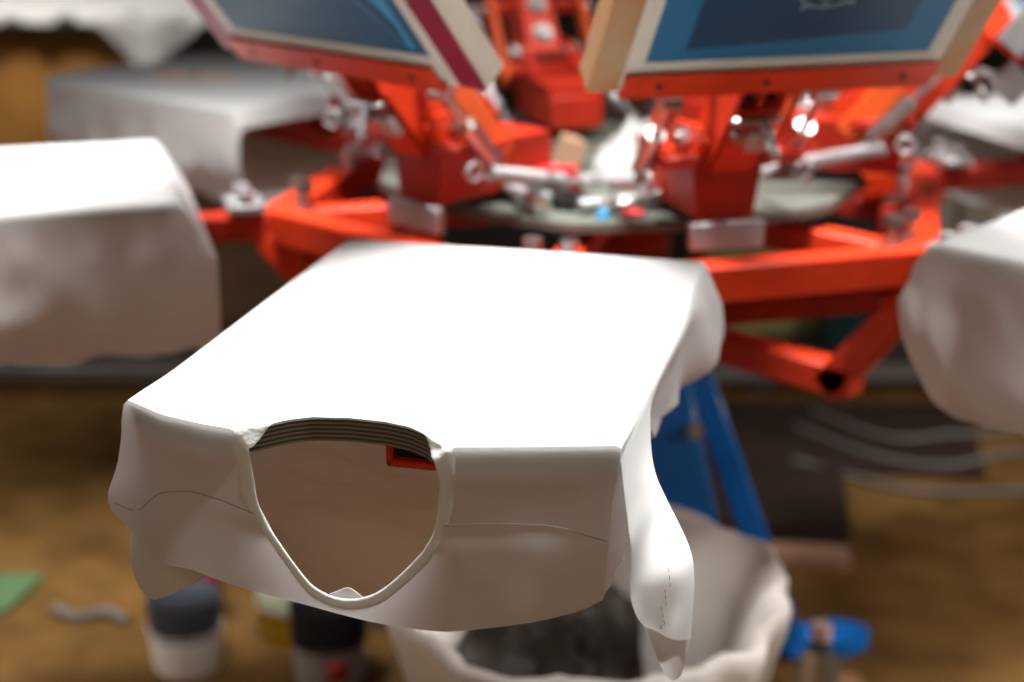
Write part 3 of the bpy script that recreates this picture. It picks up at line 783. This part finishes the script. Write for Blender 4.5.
mb = MB(); mb.tube(crom([(-.82, 2.47, .012), (-.77, 2.44, .01), (-.72, 2.45, .014), (-.68, 2.43, .008)], 14), [.006 + .004 * abs(math.sin(i * .9)) for i in range(14)], 8)
tag(mb.build('rag_strip', M['cable'], None), 'thin grey rag strip on the floor left of the tubs', 'rag')

slab('floor_brown', [(.40, 3.10), (1.02, 3.06), (1.10, 3.50), (.42, 3.52)], .008, M['card_dark'], 'dark brown area of floor before the rack', 'mat')  # thin slab added to darken this stretch of floor
# cables over the floor at the right
for i, P in enumerate([[(.66, 3.35, .008), (.80, 3.18, .008), (.95, 3.12, .008), (1.15, 3.20, .008), (1.5, 3.22, .008)],
                       [(.72, 3.45, .008), (.86, 3.28, .008), (1.02, 3.30, .008), (1.25, 3.32, .008), (1.6, 3.28, .008)],
                       [(.62, 3.15, .008), (.82, 3.0, .008), (1.0, 2.98, .008), (1.2, 2.99, .008), (1.5, 2.92, .008)]]):
    mb = MB(); mb.tube(crom(P, 50), .007, 8)
    tag(mb.build('cable', M['cable'], None), ['grey cable curving closest to the rack on the right', 'grey cable running between two others on the right', 'grey cable lying farthest from the rack on the right'][i], 'cable', 'cables on the floor')

# ------------------------------------------------------------------ the rack and bench behind
rack = empty('storage_rack', (0, 3.9, 0)); tag(rack, 'long low grey storage rack standing behind the press', 'rack')
mb = MB(); mb.box((0, -.30, .052), (4.8, .05, .03)); mb.build('front_rail', M['greybeam'], rack)
mb = MB(); mb.box((0, .02, .060), (4.8, .54, .02)); mb.build('shelf', M['dark'], rack)
for x in (-2.3, -.75, .62, 2.3):
    mb = MB(); mb.box((x, -.29, .02), (.06, .05, .04)); mb.build('foot', M['dark'], rack)
def panel(name, x0, x1, z0, z1, y, m, label, cat, d=.05):
    mb = MB(); mb.box((0, 0, (z1 - z0) / 2), (x1 - x0, d, z1 - z0), bev=.004)
    mb.box((0, -d / 2 - .004, (z1 - z0) / 2), (x1 - x0 - .08, .008, z1 - z0 - .08), bev=.002)
    return tag(mb.build(name, m, None, ((x0 + x1) / 2, y, z0)), label, cat)
panel('leaning_board', .50, .93, .071, .60, 3.86, M['olive'], 'olive green panel on the rack behind the red carousel', 'panel')
panel('leaning_board', .80, .90, .071, .50, 3.76, M['teal'], 'narrow dark teal panel leaning before the olive one', 'panel')
panel('leaning_board', .94, 1.12, .071, .66, 3.82, M['beige'], 'narrow beige panel beside the teal one', 'panel')
panel('leaning_board', 1.14, 1.42, .071, .62, 3.84, M['beige'], 'wide beige panel on the rack behind the right shirt', 'panel')
panel('leaning_board', -.95, -.55, .071, .62, 3.90, M['brownp'], 'dark brown panel on the rack behind the left carousel arm', 'panel')
panel('leaning_board', -.45, .45, .071, .60, 3.95, M['dark'], 'wide near-black panel on the rack behind the hub', 'panel')
panel('leaning_board', -2.2, -1.0, .071, .50, 3.98, M['dark'], 'long dark panel on the rack at the left', 'panel')
panel('leaning_board', 1.45, 2.3, .071, .60, 3.96, M['brownp'], 'brown panel on the rack at the far right', 'panel')

bench = empty('workbench', (-1.55, 4.9, 0)); tag(bench, 'varnished wooden workbench at the back left under a white cloth', 'workbench')
mb = MB(); mb.box((0, 0, .80), (1.9, .8, .04)); mb.build('worktop', M['dark'], bench)
mb = MB(); mb.box((-.265, -.34, .58), (1.37, .04, .36)); mb.box((-.265, 0, .40), (1.37, .66, .03)); mb.build('drawer_front', M['bench_wood'], bench)
mb = MB(); mb.box((-.1, -.355, .60), (.04, .02, .04)); mb.build('keyhole_plate', M['dark'], bench)
mb = MB(); mb.box((-.1, 0, .2), (1.6, .66, .36)); mb.build('base', M['dark'], bench)
for x in (-.9, .9):
    mb = MB(); mb.box((x, -.33, .39), (.07, .07, .78)); mb.build('leg', M['dark'], bench)
# cloth over the bench, one corner hanging low
rows = []
for i in range(34):
    row = []
    for j in range(80):
        x = -1.0 + 1.68 * j / 79
        s_ = i / 33
        drop = .035 + .155 * max(0, 1 - abs(x - (.49 if x < .49 else .47)) / (.12 if x < .49 else .19)) ** .9
        L1 = .8; tot = L1 + drop; d = s_ * tot
        if d < L1: p = Vector((x, .4 - d, .826))
        else: p = Vector((x, -.405 - .012 * math.sin(x * 40) * (d - L1) / drop, .826 - (d - L1)))
        p += Vector((0, -.01, .004)) * noise.noise(Vector((x * 6, d * 6, 3)))
        row.append(p)
    rows.append(row)
mb = MB(); mb.grid(rows); cl = mb.build('bench_cloth', M['cotton'], None, (-1.55, 4.9, 0), angle=80); tag(cl, 'white cloth over the workbench with one corner hanging low', 'cloth')

# ------------------------------------------------------------------ light
def area(name, loc, target, sx, sy, power, color, spread=180):
    l = bpy.data.lights.new(name, 'AREA'); l.shape = 'RECTANGLE'; l.size = sx; l.size_y = sy; l.energy = power; l.color = color; l.spread = R(spread)
    o = bpy.data.objects.new(name, l); col.objects.link(o); o.location = loc
    o.rotation_euler = (Vector(target) - Vector(loc)).to_track_quat('-Z', 'Y').to_euler(); return o
area('lamp_over_press', (.03, 1.57, 2.7), (.02, 1.54, .9), 1.1, .3, 46, (1, .99, .98), 78)
area('lamp_over_left', (-.86, 2.0, 2.35), (-.84, 1.96, .9), .5, .2, 9, (1, .99, .98), 50)
area('lamp_over_right', (1.15, 2.1, 2.7), (1.1, 2.1, .9), .5, .3, 13, (1, .99, .98), 70)
area('lamp_low_left', (-1.7, 1.95, .62), (-.5, 2.3, .0), .35, .2, 2.4, (1, .93, .86), 120)
area('low_right_fill', (2.0, 2.0, .95), (.7, 2.6, .0), .35, .2, 9, (1, .93, .86), 120)  # added fill for the right floor and blue leg, no known lamp
area('lamp_left', (-2.5, 2.6, 2.0), (-.5, 2.5, .8), .6, .5, 3.5, (.80, .86, 1))
area('back_left_fill', (-1.6, 3.6, 2.9), (-1.5, 4.5, .7), .6, .4, 16, (1, .95, .88), 62)  # added light aimed at the bench, no source known there
area('warm_fill_behind', (-.7, -1.0, 2.1), (-.2, 1.6, .4), 1.8, 1.2, 12, (1, .72, .46))  # soft fill added behind the camera in place of warm floor bounce
l = bpy.data.lights.new('right_spot_fill', 'SPOT'); l.energy = 155; l.spot_size = R(37); l.spot_blend = .6; l.shadow_soft_size = .12; l.color = (1, .985, .96)  # added spot that brightens the right sleeve and ring, no known lamp
o = bpy.data.objects.new('right_spot_fill', l); col.objects.link(o); o.location = (1.55, 1.02, 2.3)
o.rotation_euler = (Vector((.30, 1.32, .5)) - o.location).to_track_quat('-Z', 'Y').to_euler()
wd = bpy.data.worlds.new('world'); sc.world = wd; wd.use_nodes = True
wd.node_tree.nodes['Background'].inputs[0].default_value = (1, .93, .86, 1); wd.node_tree.nodes['Background'].inputs[1].default_value = .05

# ------------------------------------------------------------------ camera
cam = bpy.data.cameras.new('camera'); co = bpy.data.objects.new('camera', cam); col.objects.link(co)
cam.sensor_width = 36; cam.lens = 1548 / 1024 * 36
co.location = (0, 0, ZP + .4444); co.rotation_euler = (R(90) - math.atan(521 / 1548), 0, 0)
cam.dof.use_dof = True; cam.dof.focus_distance = 1.22; cam.dof.aperture_fstop = 2.5; cam.clip_start = .05
sc.camera = co
sc.view_settings.view_transform = 'Standard'; sc.view_settings.look = 'None'; sc.view_settings.gamma = 1; sc.view_settings.use_curve_mapping = False
sc.view_settings.exposure = 0.0
